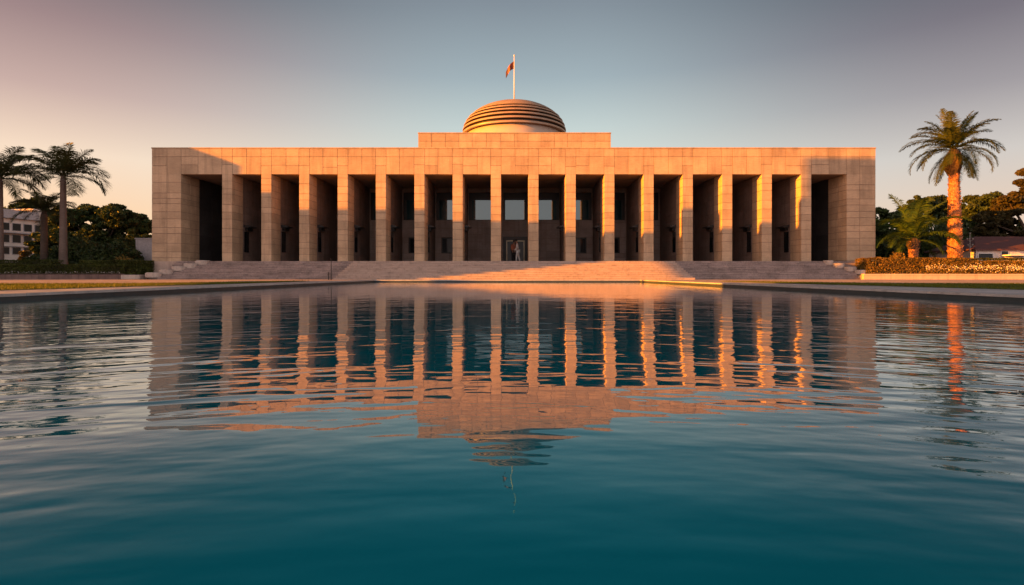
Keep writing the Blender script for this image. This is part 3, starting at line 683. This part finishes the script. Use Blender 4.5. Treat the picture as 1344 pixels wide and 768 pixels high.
# ------------------------------------------------------------------ palms
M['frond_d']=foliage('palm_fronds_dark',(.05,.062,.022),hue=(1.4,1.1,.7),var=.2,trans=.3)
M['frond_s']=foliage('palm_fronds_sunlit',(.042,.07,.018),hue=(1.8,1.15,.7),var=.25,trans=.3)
M['frond_g']=foliage('palm_fronds_green',(.05,.105,.018),hue=(1.5,1.1,.8),var=.25,trans=.35)
M['ptrunk']=stone('royal_palm_bark',(.15,.11,.09),var=.3,streak=True)
M['dtrunk']=stone('date_palm_bark',(.33,.155,.08),var=.35,streak=False,island=.8)
def frond(Q,base,az,el0,length,droop,lw,nl=66,twist=0,keel=.35,start=.12,hang=.5):
    """append leaflet quads and rachis quads to Q"""
    seg=22; p=np.array(base,float); el=el0; pts=[p.copy()]; dirs=[]
    for i in range(seg):
        t=(i+1)/seg; el_=el0-droop*t**1.35
        d=np.array([math.cos(az)*math.cos(el_),math.sin(az)*math.cos(el_),math.sin(el_)]); p=p+d*length/seg; pts.append(p.copy()); dirs.append(d)
    dirs.append(dirs[-1]); pts=np.array(pts); side=np.array([-math.sin(az),math.cos(az),0])
    for i in range(seg):
        w=.03*(1-i/seg)+.006
        Q.append([pts[i]-side*w,pts[i]+side*w,pts[i+1]+side*w*.9,pts[i+1]-side*w*.9])
        upn=np.cross(side,dirs[i]); Q.append([pts[i]-upn*w*.6,pts[i]+upn*w*.6,pts[i+1]+upn*w*.6,pts[i+1]-upn*w*.6])
    for s in (1,-1):
        for k in range(nl):
            t=start+(1-start)*(k+random.random()*.5)/nl; f=t*seg; i=min(int(f),seg-1); q=pts[i]+(pts[i+1]-pts[i])*(f-i); d=dirs[i]; up=np.cross(d,side)*-1
            if up[2]<0 and abs(el0-droop*t)<1.5: up=-up
            ll=length*lw*(math.sin(math.pi*min(1,(t-start)/(1-start)*.86+.13))**.6)*random.uniform(.8,1.1)
            fwd=.45+.5*t
            o1=side*s+d*fwd+up*keel*random.uniform(.3,1.4)+rng.normal(0,.10,3); o1/=np.linalg.norm(o1)
            o2=o1+np.array([0,0,-hang*random.uniform(.7,1.5)]); o2/=np.linalg.norm(o2)
            m_=q+o1*ll*.5; e=m_+o2*ll*.55; wv=d*.020+up*.007
            wv=wv*(length/2.6)
            Q.append([q-wv*.6,q+wv*.6,m_+wv,m_-wv]); Q.append([m_-wv,m_+wv,e+wv*.12,e-wv*.12])
def palm(x,y,z,th,rb,rt,label,kind,fr,mt,tm,lean=(0,0),group='palm trees'):
    r=empty('palm_tree',(x,y,z),label,'palm tree',group)
    m1=MB(); prof=[];n_=26
    topx,topy=lean
    if kind=='royal':
        pts=[];rad=[]
        for i in range(n_+1):
            t=i/n_; pts.append((topx*t**1.5,topy*t,th*t)); rad.append(rt+(rb-rt)*(1-t)**1.1+(.10*math.exp(-t*14))*rb*3+ (.006 if i%2 else 0))
        m1.tube(pts,rad,18)
        m1.tube([(topx,topy,th),(topx,topy,th+.5)],[rt*.85,rt*.4],12)
        m1.build('trunk',tm,r,True)
    else:
        pts=[];rad=[]
        for i in range(n_+1):
            t=i/n_; pts.append((topx*t,topy*t,th*t)); rad.append((rt+(rb-rt)*(1-t)**.9)*.86)
        m1.tube(pts,rad,14)
        rows=int(th/.11); 
        for i in range(rows):
            t=i/rows; R_=(rt+(rb-rt)*(1-t)**.9); nk=13
            for k in range(nk):
                a=2*math.pi*(k+(i%2)*.5)/nk+random.uniform(-.12,.12); c_,s_2=math.cos(a),math.sin(a); zz=th*t+random.uniform(-.02,.02)
                w=R_*.23; hh=.11+.05*random.random(); tx=topx*t; ty=topy*t; o_=R_*random.uniform(.95,1.17)
                # a leaf boot: wedge pointing up and out
                b0=(tx+c_*R_*.82+s_2*w,ty+s_2*R_*.82-c_*w,zz); b1=(tx+c_*R_*.82-s_2*w,ty+s_2*R_*.82+c_*w,zz)
                t0=(tx+c_*o_+s_2*w*.45,ty+s_2*o_-c_*w*.45,zz+hh); t1=(tx+c_*o_-s_2*w*.45,ty+s_2*o_+c_*w*.45,zz+hh); tb=(tx+c_*R_*.8,ty+s_2*R_*.8,zz+hh*1.05)
                m1.add([b0,b1,t1,t0,tb],[(0,1,2,3),(3,2,4),(0,3,4),(1,4,2)])
        m1.build('trunk',tm,r)
    if kind=='date':
        m1=MB(); hb=min(1.5,th*.22); kx=1.8 if th>4 else 1.15; m1.lathe([(.1,th-hb-.05),(rt*1.05,th-hb),(rt*kx*.9,th-hb*.75),(rt*kx,th-hb*.5),(rt*kx*.95,th-hb*.25),(rt*1.2,th),(.1,th+.3)],topx,topy,22,jit=.35); m1.build('leaf_bases',plain('dry_leaf_bases',(.06,.035,.02),.95,var=.5,scale=9),r)
    Q=[]; 
    for (az,el,ln,dr,lw) in fr: frond(Q,(topx+.1*math.cos(az),topy+.1*math.sin(az),th+.12+.12*math.sin(el)),az,el,ln,dr,lw)
    quads_obj('crown',np.array(Q),mt,r)
    return r
def ring_fronds(spec):
    out_=[]
    for (n_,el,eld,ln,dr,lw,ph) in spec:
        for k in range(n_):
            out_.append((2*math.pi*(k+random.uniform(-.3,.3))/n_+ph, el+random.uniform(-eld,eld), ln*random.uniform(.88,1.1), dr+random.uniform(-.2,.2), lw))
    return out_
# left royal palms
sc=707/37.0
palm((83-672)/sc,37.0,.45,(345-238)/sc+.95,.26,.165,'tall royal palm with a smooth pale trunk, largest of the left palms','royal',
     [(R(a_),R(e_),l_,d_,.33) for a_,e_,l_,d_ in ((80,86,2.4,.25),(20,66,2.5,.6),(-15,40,2.9,1.0),(8,30,3.3,2.1),(-30,8,2.7,1.8),(165,66,3.1,1.1),(190,48,3.2,1.2),(175,22,2.8,1.3),(150,80,2.3,.5),(100,50,2.9,1.4),(60,45,2.9,1.5),(-100,50,2.8,1.5),(-70,25,2.6,1.5),(-130,30,2.7,1.5),(210,-5,2.0,1.0),(-5,-15,1.8,.9),(130,30,2.8,1.6),(40,15,2.7,1.6),(-45,60,2.8,1.2),(120,12,2.6,1.5),(230,35,2.9,1.6),(0,55,2.7,1.2))],M['frond_d'],M['ptrunk'])
sc=707/41.0
palm((58-672)/sc,41.0,.45,(340-266)/sc+.3,.26,.2,'shorter palm with a thin dark trunk just left of the tallest one','royal',
     ring_fronds([(5,R(75),R(8),1.9,1.0,.28,.0),(8,R(45),R(8),2.2,1.3,.28,.3),(8,R(14),R(10),2.1,1.3,.28,.8)]),M['frond_d'],M['bark'])
sc=707/36.0
palm((0-672)/sc,36.0,.45,(345-232)/sc+.5,.22,.15,'royal palm cut by the left edge of the photo','royal',
     ring_fronds([(6,R(72),R(8),2.4,1.0,.32,.9),(10,R(38),R(8),2.9,1.6,.32,.1),(8,R(8),R(8),2.7,1.5,.32,.5)]),M['frond_d'],M['ptrunk'])
# right date palms
sc=707/34.6
palm((1254-672)/sc,34.6,.45,7.85,.43,.25,'tall date palm with a rough orange lit trunk by the right hedge','date',
     ring_fronds([(8,R(80),R(7),2.5,.7,.2,.2),(10,R(60),R(8),2.7,1.3,.2,.3),(9,R(36),R(8),3.0,1.6,.2,.05),(9,R(8),R(8),2.8,1.6,.2,.45),(9,R(-38),R(8),2.3,.75,.22,.2)]),M['frond_s'],M['dtrunk'],lean=(-.12,0))
sc=707/34.9
palm((1199-672)/sc,34.9,.45,(345-318)/sc+.75,.24,.30,'short bushy date palm between the building and the tall date palm','date',
     ring_fronds([(5,R(78),R(6),3.0,.9,.22,.5),(7,R(54),R(8),3.1,1.4,.24,.0),(7,R(28),R(8),2.9,1.5,.24,.3),(4,R(2),R(8),2.1,1.3,.24,.7)]),M['frond_g'],M['dtrunk'])

# ------------------------------------------------------------------ dark trees
def tree(x,y,base,crown,label,mt,size=.16,nper=420,group='dark trees behind the lawns',trunk_r=.3,name='tree'):
    """crown: list of (cx,cy,cz,rx,ry,rz) relative lobes, each filled with leaf clumps"""
    r=empty(name,(x,y,base),label,'tree',group)
    m1=MB(); topz=max(c[2] for c in crown)
    m1.tube([(0,0,-.1),(.1,0,topz*.3),(-.05,.05,topz*.6)],[trunk_r,trunk_r*.75,trunk_r*.5],9)
    for c in crown: m1.tube([(-.02,0,topz*.35),(c[0]*.5,c[1]*.5,topz*.35+(c[2]-topz*.35)*.55),(c[0],c[1],c[2])],[trunk_r*.5,trunk_r*.28,.03],6)
    m1.build('trunk',M['bark'],r)
    PP=[]
    for (cx,cy,cz,rx,ry,rz_) in crown:
        vol=rx*ry*rz_; ncl=int(34*max(.6,vol**.66/2.2))
        d=rng.normal(size=(ncl,3)); d/=np.linalg.norm(d,axis=1)[:,None]; rad=rng.uniform(.55,1.05,ncl)**.7
        C=d*rad[:,None]*np.array([rx,ry,rz_])+np.array([cx,cy,cz])
        for c in C:
            if c[2]+base<.3: continue
            cr=rng.uniform(.28,.62)*(.6+.25*min(rx,rz_)); k=nper
            e=rng.normal(size=(k,3)); e/=np.linalg.norm(e,axis=1)[:,None]; e*=(rng.random(k)**.45)[:,None]*cr*np.array([1.15,1.15,.62]); PP.append(e+c)
    P=np.concatenate(PP); quads_obj('crown',leafquads(P,size),mt,r); return r
def lobes(W,Hh,n_,zb,dep=2.2,seed=0):
    rg=random.Random(seed); L_=[]
    for i in range(n_):
        u=rg.uniform(-1,1); z=zb+(Hh-zb)*(1-u*u)**.5*rg.uniform(.25,.86); L_.append((u*W*.85,rg.uniform(-dep,dep),z,W*.3*rg.uniform(.8,1.2),dep*.5,(Hh-zb)*.2*rg.uniform(.8,1.2)))
    return L_
def dlobes(W,Hh,n_,dep=1.5,seed=0,asym=0):
    rg=random.Random(seed); out_=[]
    for t in np.linspace(-1.45,1.45,n_): out_.append((W*.86*math.sin(t)+rg.uniform(-.3,.3),rg.uniform(-dep,dep)*.5,max(.6,Hh*(.10+.76*math.cos(t)**.8)*rg.uniform(.9,1.05)),W*.27*rg.uniform(.85,1.15),dep*.6,Hh*.13*rg.uniform(.8,1.2)))
    return out_+lobes(W*.8,Hh*.72,n_,.2,dep,seed+50)
def X(px,Y): return (px-CX)*Y/F
def Zy(py,Y): return CAMZ+(HY-py)*Y/F
Y=54
tree(X(131,Y),Y,.3,dlobes(X(201,Y)-X(131,Y),Zy(264,Y)-.3,14,2.4,3),'broad domed dark green tree left of the building',M['darkleaf'],.14,330)
tree(X(188,Y-6),Y-6,.3,lobes(2.2,Zy(310,Y-6)-.3,8,.2,1.5,8),'lower dark green tree against the building left corner',M['darkleaf'],.12,300)
tree(X(70,Y+5),Y+5,.3,lobes(4.2,Zy(296,Y+5)-.3,10,.2,2,5),'dark tree behind the two left palms',M['darkleaf2'],.14,280)
Y=50
tree(X(1168,Y),Y,.3,dlobes(3.0,Zy(274,Y)-.3,8,1.6,11),'dark tree hugging the building right corner',M['darkleaf'],.13,300)
Y=54
tree(X(1225,Y),Y,.3,dlobes(5.0,Zy(252,Y)-.3,12,2,12),'spreading dark tree behind the right palms',M['darkleaf'],.13,300)
Y=52
tree(X(1293,Y),Y,.3,dlobes(3.9,Zy(258,Y)-.3,11,2,13),'round dark tree behind the small red roofed house',M['darkleaf'],.13,300)
Y=46
tree(X(1352,Y),Y,.3,dlobes(3.9,Zy(238,Y)-.3,12,2,14)+[(.9,0,Zy(232,Y)-.3,.9,.6,.5),(-.8,0,Zy(239,Y)-.3,.2,.15,.1),(-.5,0,Zy(241,Y)-.3,.2,.15,.1),(-.5,0,Zy(226,Y)-.3,.16,.15,.12)],'tallest dark tree at the right edge with a branch reaching left',M['darkleaf2'],.12,300)
for i,(px,Y,h,w) in enumerate([(47,44,1.5,.9),(105,43,2.6,2.6),(150,42,2.4,2.6),(1175,40,2.1,1.9),(1230,43,4.2,3.0),(1290,46,1.9,3.0),(1345,44,1.9,2.6)]):
    lab=['dark shrub left of the palms in front of the pale building','dark undergrowth just right of the tallest left palm','dark undergrowth below the domed tree','dark undergrowth at the building right corner','dark undergrowth behind the tall date palm','dark undergrowth behind the lamp and small house','dark undergrowth at the right edge of the photo'][i]
    bush(X(px,Y),Y,.4,w,h,9000,.11,M['darkleaf'],lab,'dark undergrowth')

# ------------------------------------------------------------------ far buildings
pw=plain('pale_render',(.72,.62,.54),.9,var=.12,scale=1.2); pw2=plain('grey_parapet',(.46,.42,.42),.9)
ab=empty('apartment_block',(0,0,0),'pale three storey block with dark windows behind the left palms','building')
P0=Vector((X(-40,58),58,.2)); P1=Vector((X(58,66),66,.2)); ux=(P1-P0); Lb=ux.length; ux.normalize(); nx=Vector((ux.y,-ux.x,0))   # outward normal
def abx(u0,u1,d0,d1,z0,z1,name,mt,par=ab):
    m1=MB(); V=[]
    for z in (z0,z1):
        for (u,d) in ((u0,d0),(u1,d0),(u1,d1),(u0,d1)): q=P0+ux*u+nx*d; V.append((q.x,q.y,z))
    m1.add(V,[(0,3,2,1),(4,5,6,7),(0,1,5,4),(1,2,6,5),(2,3,7,6),(3,0,4,7)]); return m1.build(name,mt,par)
abx(0,Lb,-9,0,.2,6.85,'wall',pw); abx(-.15,Lb+.3,-9,.45,6.85,6.97,'cornice',pw2)
abx(0,Lb,-.4,-.1,6.97,7.9,'parapet',pw2); abx(Lb*.93,Lb,-4,-.05,6.97,8.4,'stair_tower',pw)
abx(0,Lb,.0,.7,5.12,5.26,'balcony_slab',pw2)
m1=MB(); q=P0+ux*(Lb*.5)+nx*(-1.5); m1.lathe([(.35,6.2),(.38,7.4),(.2,7.6)],q.x,q.y,10); m1.build('water_tank',pw2,ab)
for rz0,rz1 in ((5.5,6.3),(4.1,4.95),(2.75,3.5)):
    for k in range(6):
        u=Lb*(.06+.158*k)
        w=empty('window',(0,0,0),None,None); w.parent=ab
        abx(u,u+1.0,.0,.05,rz0-.06,rz1+.06,'frame',pw2,w); abx(u+.06,u+.94,.02,.07,rz0,rz1,'pane',M['dglass'],w)
        if rz0<3: abx(u-.1,u+1.1,.0,.3,rz1+.1,rz1+.16,'awning',pw2,w)
m1=MB(); Yw=44; m1.box(X(178,Yw),X(215,Yw),Yw,Yw+.3,.3,Zy(314,Yw)); m1.cbox(X(177,Yw),X(216,Yw),Yw-.05,Yw+.35,Zy(314,Yw),Zy(312.5,Yw),.01)
tag(m1.build('garden_wall',pw2),'pale grey wall end showing between the trees and the building left corner','wall')
# small house at the right
Yh=35.6
hs=empty('small_house',(0,0,0),'small white house with a dark red hipped roof behind the right hedge','house')
x0,x1=X(1281,Yh),X(1281,Yh)+7; zt=Zy(327,Yh)
hwall=plain('house_render',(.62,.55,.5),.85)
m1=MB(); m1.box(x0,x1,Yh,Yh+4,.3,zt); m1.build('wall',hwall,hs)
m1=MB(); e=.22; za=zt; zr=Zy(311,Yh+2)
V=[(x0-e,Yh-e,za),(x1+e,Yh-e,za),(x1+e,Yh+4+e,za),(x0-e,Yh+4+e,za),(x0+1.6,Yh+2,zr+.02),(x1-1.6,Yh+2,zr+.02),(x0-e,Yh-e,za-.1),(x1+e,Yh-e,za-.1),(x1+e,Yh+4+e,za-.1),(x0-e,Yh+4+e,za-.1)]
m1.add(V,[(0,1,5,4),(1,2,5),(2,3,4,5),(3,0,4),(6,7,1,0),(7,8,2,1),(8,9,3,2),(9,6,0,3),(6,9,8,7)]); m1.build('roof',plain('dark_red_tiles',(.10,.035,.03),.8),hs)
for (a,b_,z0,z1) in ((1284,1302,341,333),(1314,1322,334.5,330)):
    w=empty('window',(0,0,0),None,None); w.parent=hs
    m1=MB(); m1.box(X(a,Yh)-.05,X(b_,Yh)+.05,Yh-.04,Yh+.02,Zy(z0,Yh)-.05,Zy(z1,Yh)+.05); m1.build('frame',M['white'],w)
    m1=MB(); m1.box(X(a,Yh),X(b_,Yh),Yh-.06,Yh-.01,Zy(z0,Yh),Zy(z1,Yh)); m1.build('pane',M['dglass'],w)
m1=MB(); m1.box(X(1314,Yh),X(1344,Yh),Yh-.7,Yh-.01,Zy(336,Yh),Zy(334.6,Yh)); m1.build('awning',M['white'],hs)
# lamp post
Yl=34.95; M['lamp']=plain('weathered_lamp_paint',(.2,.18,.16),.6)
lp=empty('street_lamp',(X(1273,Yl),Yl,.45),'slim post with a cluster of small round globes right of the tall date palm','street lamp')
m1=MB(); Hl=Zy(308,Yl)-.45; m1.lathe([(.07,0),(.055,.3),(.032,.35),(.025,Hl)],n=10); m1.build('post',M['lamp'],lp,True)
m1=MB(); m1.tube([(-.18,0,Hl-.35),(0,0,Hl-.45),(.18,0,Hl-.35)],.015,6); m1.tube([(-.14,0,Hl-.75),(0,0,Hl-.85),(.16,0,Hl-.72)],.015,6); m1.build('arm',M['lamp'],lp)
for (dx,dz) in ((-.18,-.28),(.18,-.28),(0,.08),(-.14,-.68),(.16,-.65)):
    m1=MB(); m1.lathe([(.0,-.06),(.04,-.045),(.06,0),(.04,.045),(0,.06)],n=12); g_=m1.build('globe',M['lamp'],lp,True); g_.location=(dx,0,Hl+dz)

# ------------------------------------------------------------------ unseen blockers added outside the frame to throw the long evening shadows
ca,sa,te=math.cos(SUN_A),math.sin(SUN_A),math.tan(SUN_E)
W0=38.0
U=lambda x,y: x*ca-y*sa
Wd=lambda x,y: -x*sa-y*ca
def at_u(x,z,y=YF): return U(x,y), z+(W0-Wd(x,y))*te
def uw(u,w): return (u*ca-w*sa, -u*sa-w*ca)
nb=empty('shadow_block',(0,0,0),'added unseen shadow block on slender pillars beyond the left edge of the plaza','building')
nbm=stone('shadow_block_render',(.38,.32,.28),var=.12)
def slab(u0,u1,z0,z1a,z1b,name='wall',th=1.5):
    m1=MB(); V=[]
    for w in (W0,W0+th):
        a=uw(u0,w); b_=uw(u1,w); V+=[(*a,z0),(*b_,z0),(*b_,z1b),(*a,z1a)]
    m1.add(V,[(0,1,2,3),(7,6,5,4),(0,4,5,1),(1,5,6,2),(2,6,7,3),(3,7,4,0)]); return m1.build(name,nbm,nb)
prof=[(-135,-62,8.4,8.6),(-62,-27,10.6,10.5),(-27,-20.8,8.95,8.8),(-20.8,-17.6,8.65,7.5),(-17.6,-16.9,6.2,6.0),(-16.9,-15.0,5.8,5.75),(-15.0,-4.8,4.66,4.66),(-4.8,2.4,3.95,3.85),(2.4,10.2,3.25,3.15),(10.2,12.6,4.75,4.75),(12.6,15.0,3.5,3.45),(15.0,17.7,3.9,3.8),(17.7,19.0,5.3,5.5),(19.0,24.3,8.05,8.0),(24.3,28.9,.4,.3)]  # top outline shaped to draw the shadow edge on the facade
H=lambda x,y,z: z+(W0-Wd(x,y))*te
def top_h(u):
    x=(u+YF*sa)/ca
    for (xa,xb,za,zb_) in prof:
        if xa<=x<xb: return H(x,YF,za+(zb_-za)*(x-xa)/(xb-xa))
    return None
def bot_h(u):
    xf=(u+YF*sa)/ca
    if xf<-13.5: return .2
    fac=H(xf,YF,TZ)-.15
    if u<U(-4.8,30.4):
        x=(u+30.2*sa)/ca
        if x<-10.05:
            x=(u+32.1*sa)/ca; y=(-10.05*ca-u)/sa; k=min(max((y-30.3)/4.1,0),1)
            return min(fac,H(x,32.1,GZ),H(-10.05,y,GZ+(TZ-GZ)*k) if y<34.4 else 99)
        return min(fac,H(x,30.2,GZ))
    if u<U(10.3,34.4): return fac
    if u<U(10.3,30.3):
        y=(10.3*ca-u)/sa; return min(fac,H(10.3,y,GZ+(TZ-GZ)*(y-30.3)/4.1)+.02)
    x=(u+32.2*sa)/ca; return min(fac,H(x,32.2,GZ)-.05)
eps=1e-3
brk=sorted(set([U(x,YF)+k for p_ in prof for x in p_[:2] for k in (-eps,eps)]+list(np.arange(U(prof[0][0],YF)+.3,U(prof[-1][1],YF),.35))+[U(-13.5,YF)-eps,U(-13.5,YF)+eps,U(-4.8,30.4)-eps,U(-4.8,30.4)+eps]))
brk=[u for u in brk if top_h(u) is not None]
V=[];Fq=[]
for u in brk:
    t_,b_=top_h(u),bot_h(u)
    for w in (W0,W0+1.5): V+=[(*uw(u,w),b_),(*uw(u,w),t_)]
for i in range(len(brk)-1):
    a=4*i;c=a+4; Fq+=[(a,c,c+1,a+1),(a+2,a+3,c+3,c+2),(a,a+2,c+2,c),(a+1,c+1,c+3,a+3)]
e_=4*(len(brk)-1); Fq+=[(0,1,3,2),(e_,e_+2,e_+3,e_+1)]
m1=MB(); m1.add(V,Fq); m1.build('wall',nbm,nb)
u_r=at_u(24.3,0)[0]
for u in (at_u(-13.3,0)[0],at_u(-9,0)[0],at_u(-4,0)[0],at_u(24,0)[0]+1.2):
    a=uw(u,W0+.7); m1=MB(); m1.lathe([(.16,.1),(.16,9.0)],a[0],a[1],10); m1.build('shadow_block_leg',nbm,nb)
# footbridge added out of view to shade the pool edges
fb=empty('shadow_bridge',(0,0,0),'added unseen footbridge beyond the left edge of the plaza','shadow_bridge')
def slab2(u0,u1,z0,z1,name):
    m1=MB(); V=[]
    for w in (W0,W0+2):
        a=uw(u0,w); b_=uw(u1,w); V+=[(*a,z0),(*b_,z0),(*b_,z1),(*a,z1)]
    m1.add(V,[(0,1,2,3),(7,6,5,4),(0,4,5,1),(1,5,6,2),(2,6,7,3),(3,7,4,0)]); return m1.build(name,nbm,fb)
hd=at_u(-7.8,.15,24)[1]
slab2(U(-8,27),U(8,19),hd-.35,hd+.9,'shade_deck')
slab2(U(8,19)+.01,14,hd-.35,8.4,'tall_shade_deck')
for u in np.arange(U(-8,27)+2,12,7.): 
    a=uw(u,W0+1); m1=MB(); m1.lathe([(.3,.1),(.3,4.6)],a[0],a[1],12); m1.build('shadow_bridge_leg',nbm,fb)
# unseen trees added further left to extend the shade
for k in range(4):
    u=at_u(-135,0)[0]-4-k*7.5; a=uw(u,W0+3)
    tree(a[0],a[1],.2,lobes(4.6,11.5,10,.2,2.5,40+k),'unseen tree added for shade beyond the plaza, '+['nearest to','second from','third from','farthest from'][k]+' the added block',M['darkleaf'],.35,160,'unseen trees added for shade',name='shadow_tree')
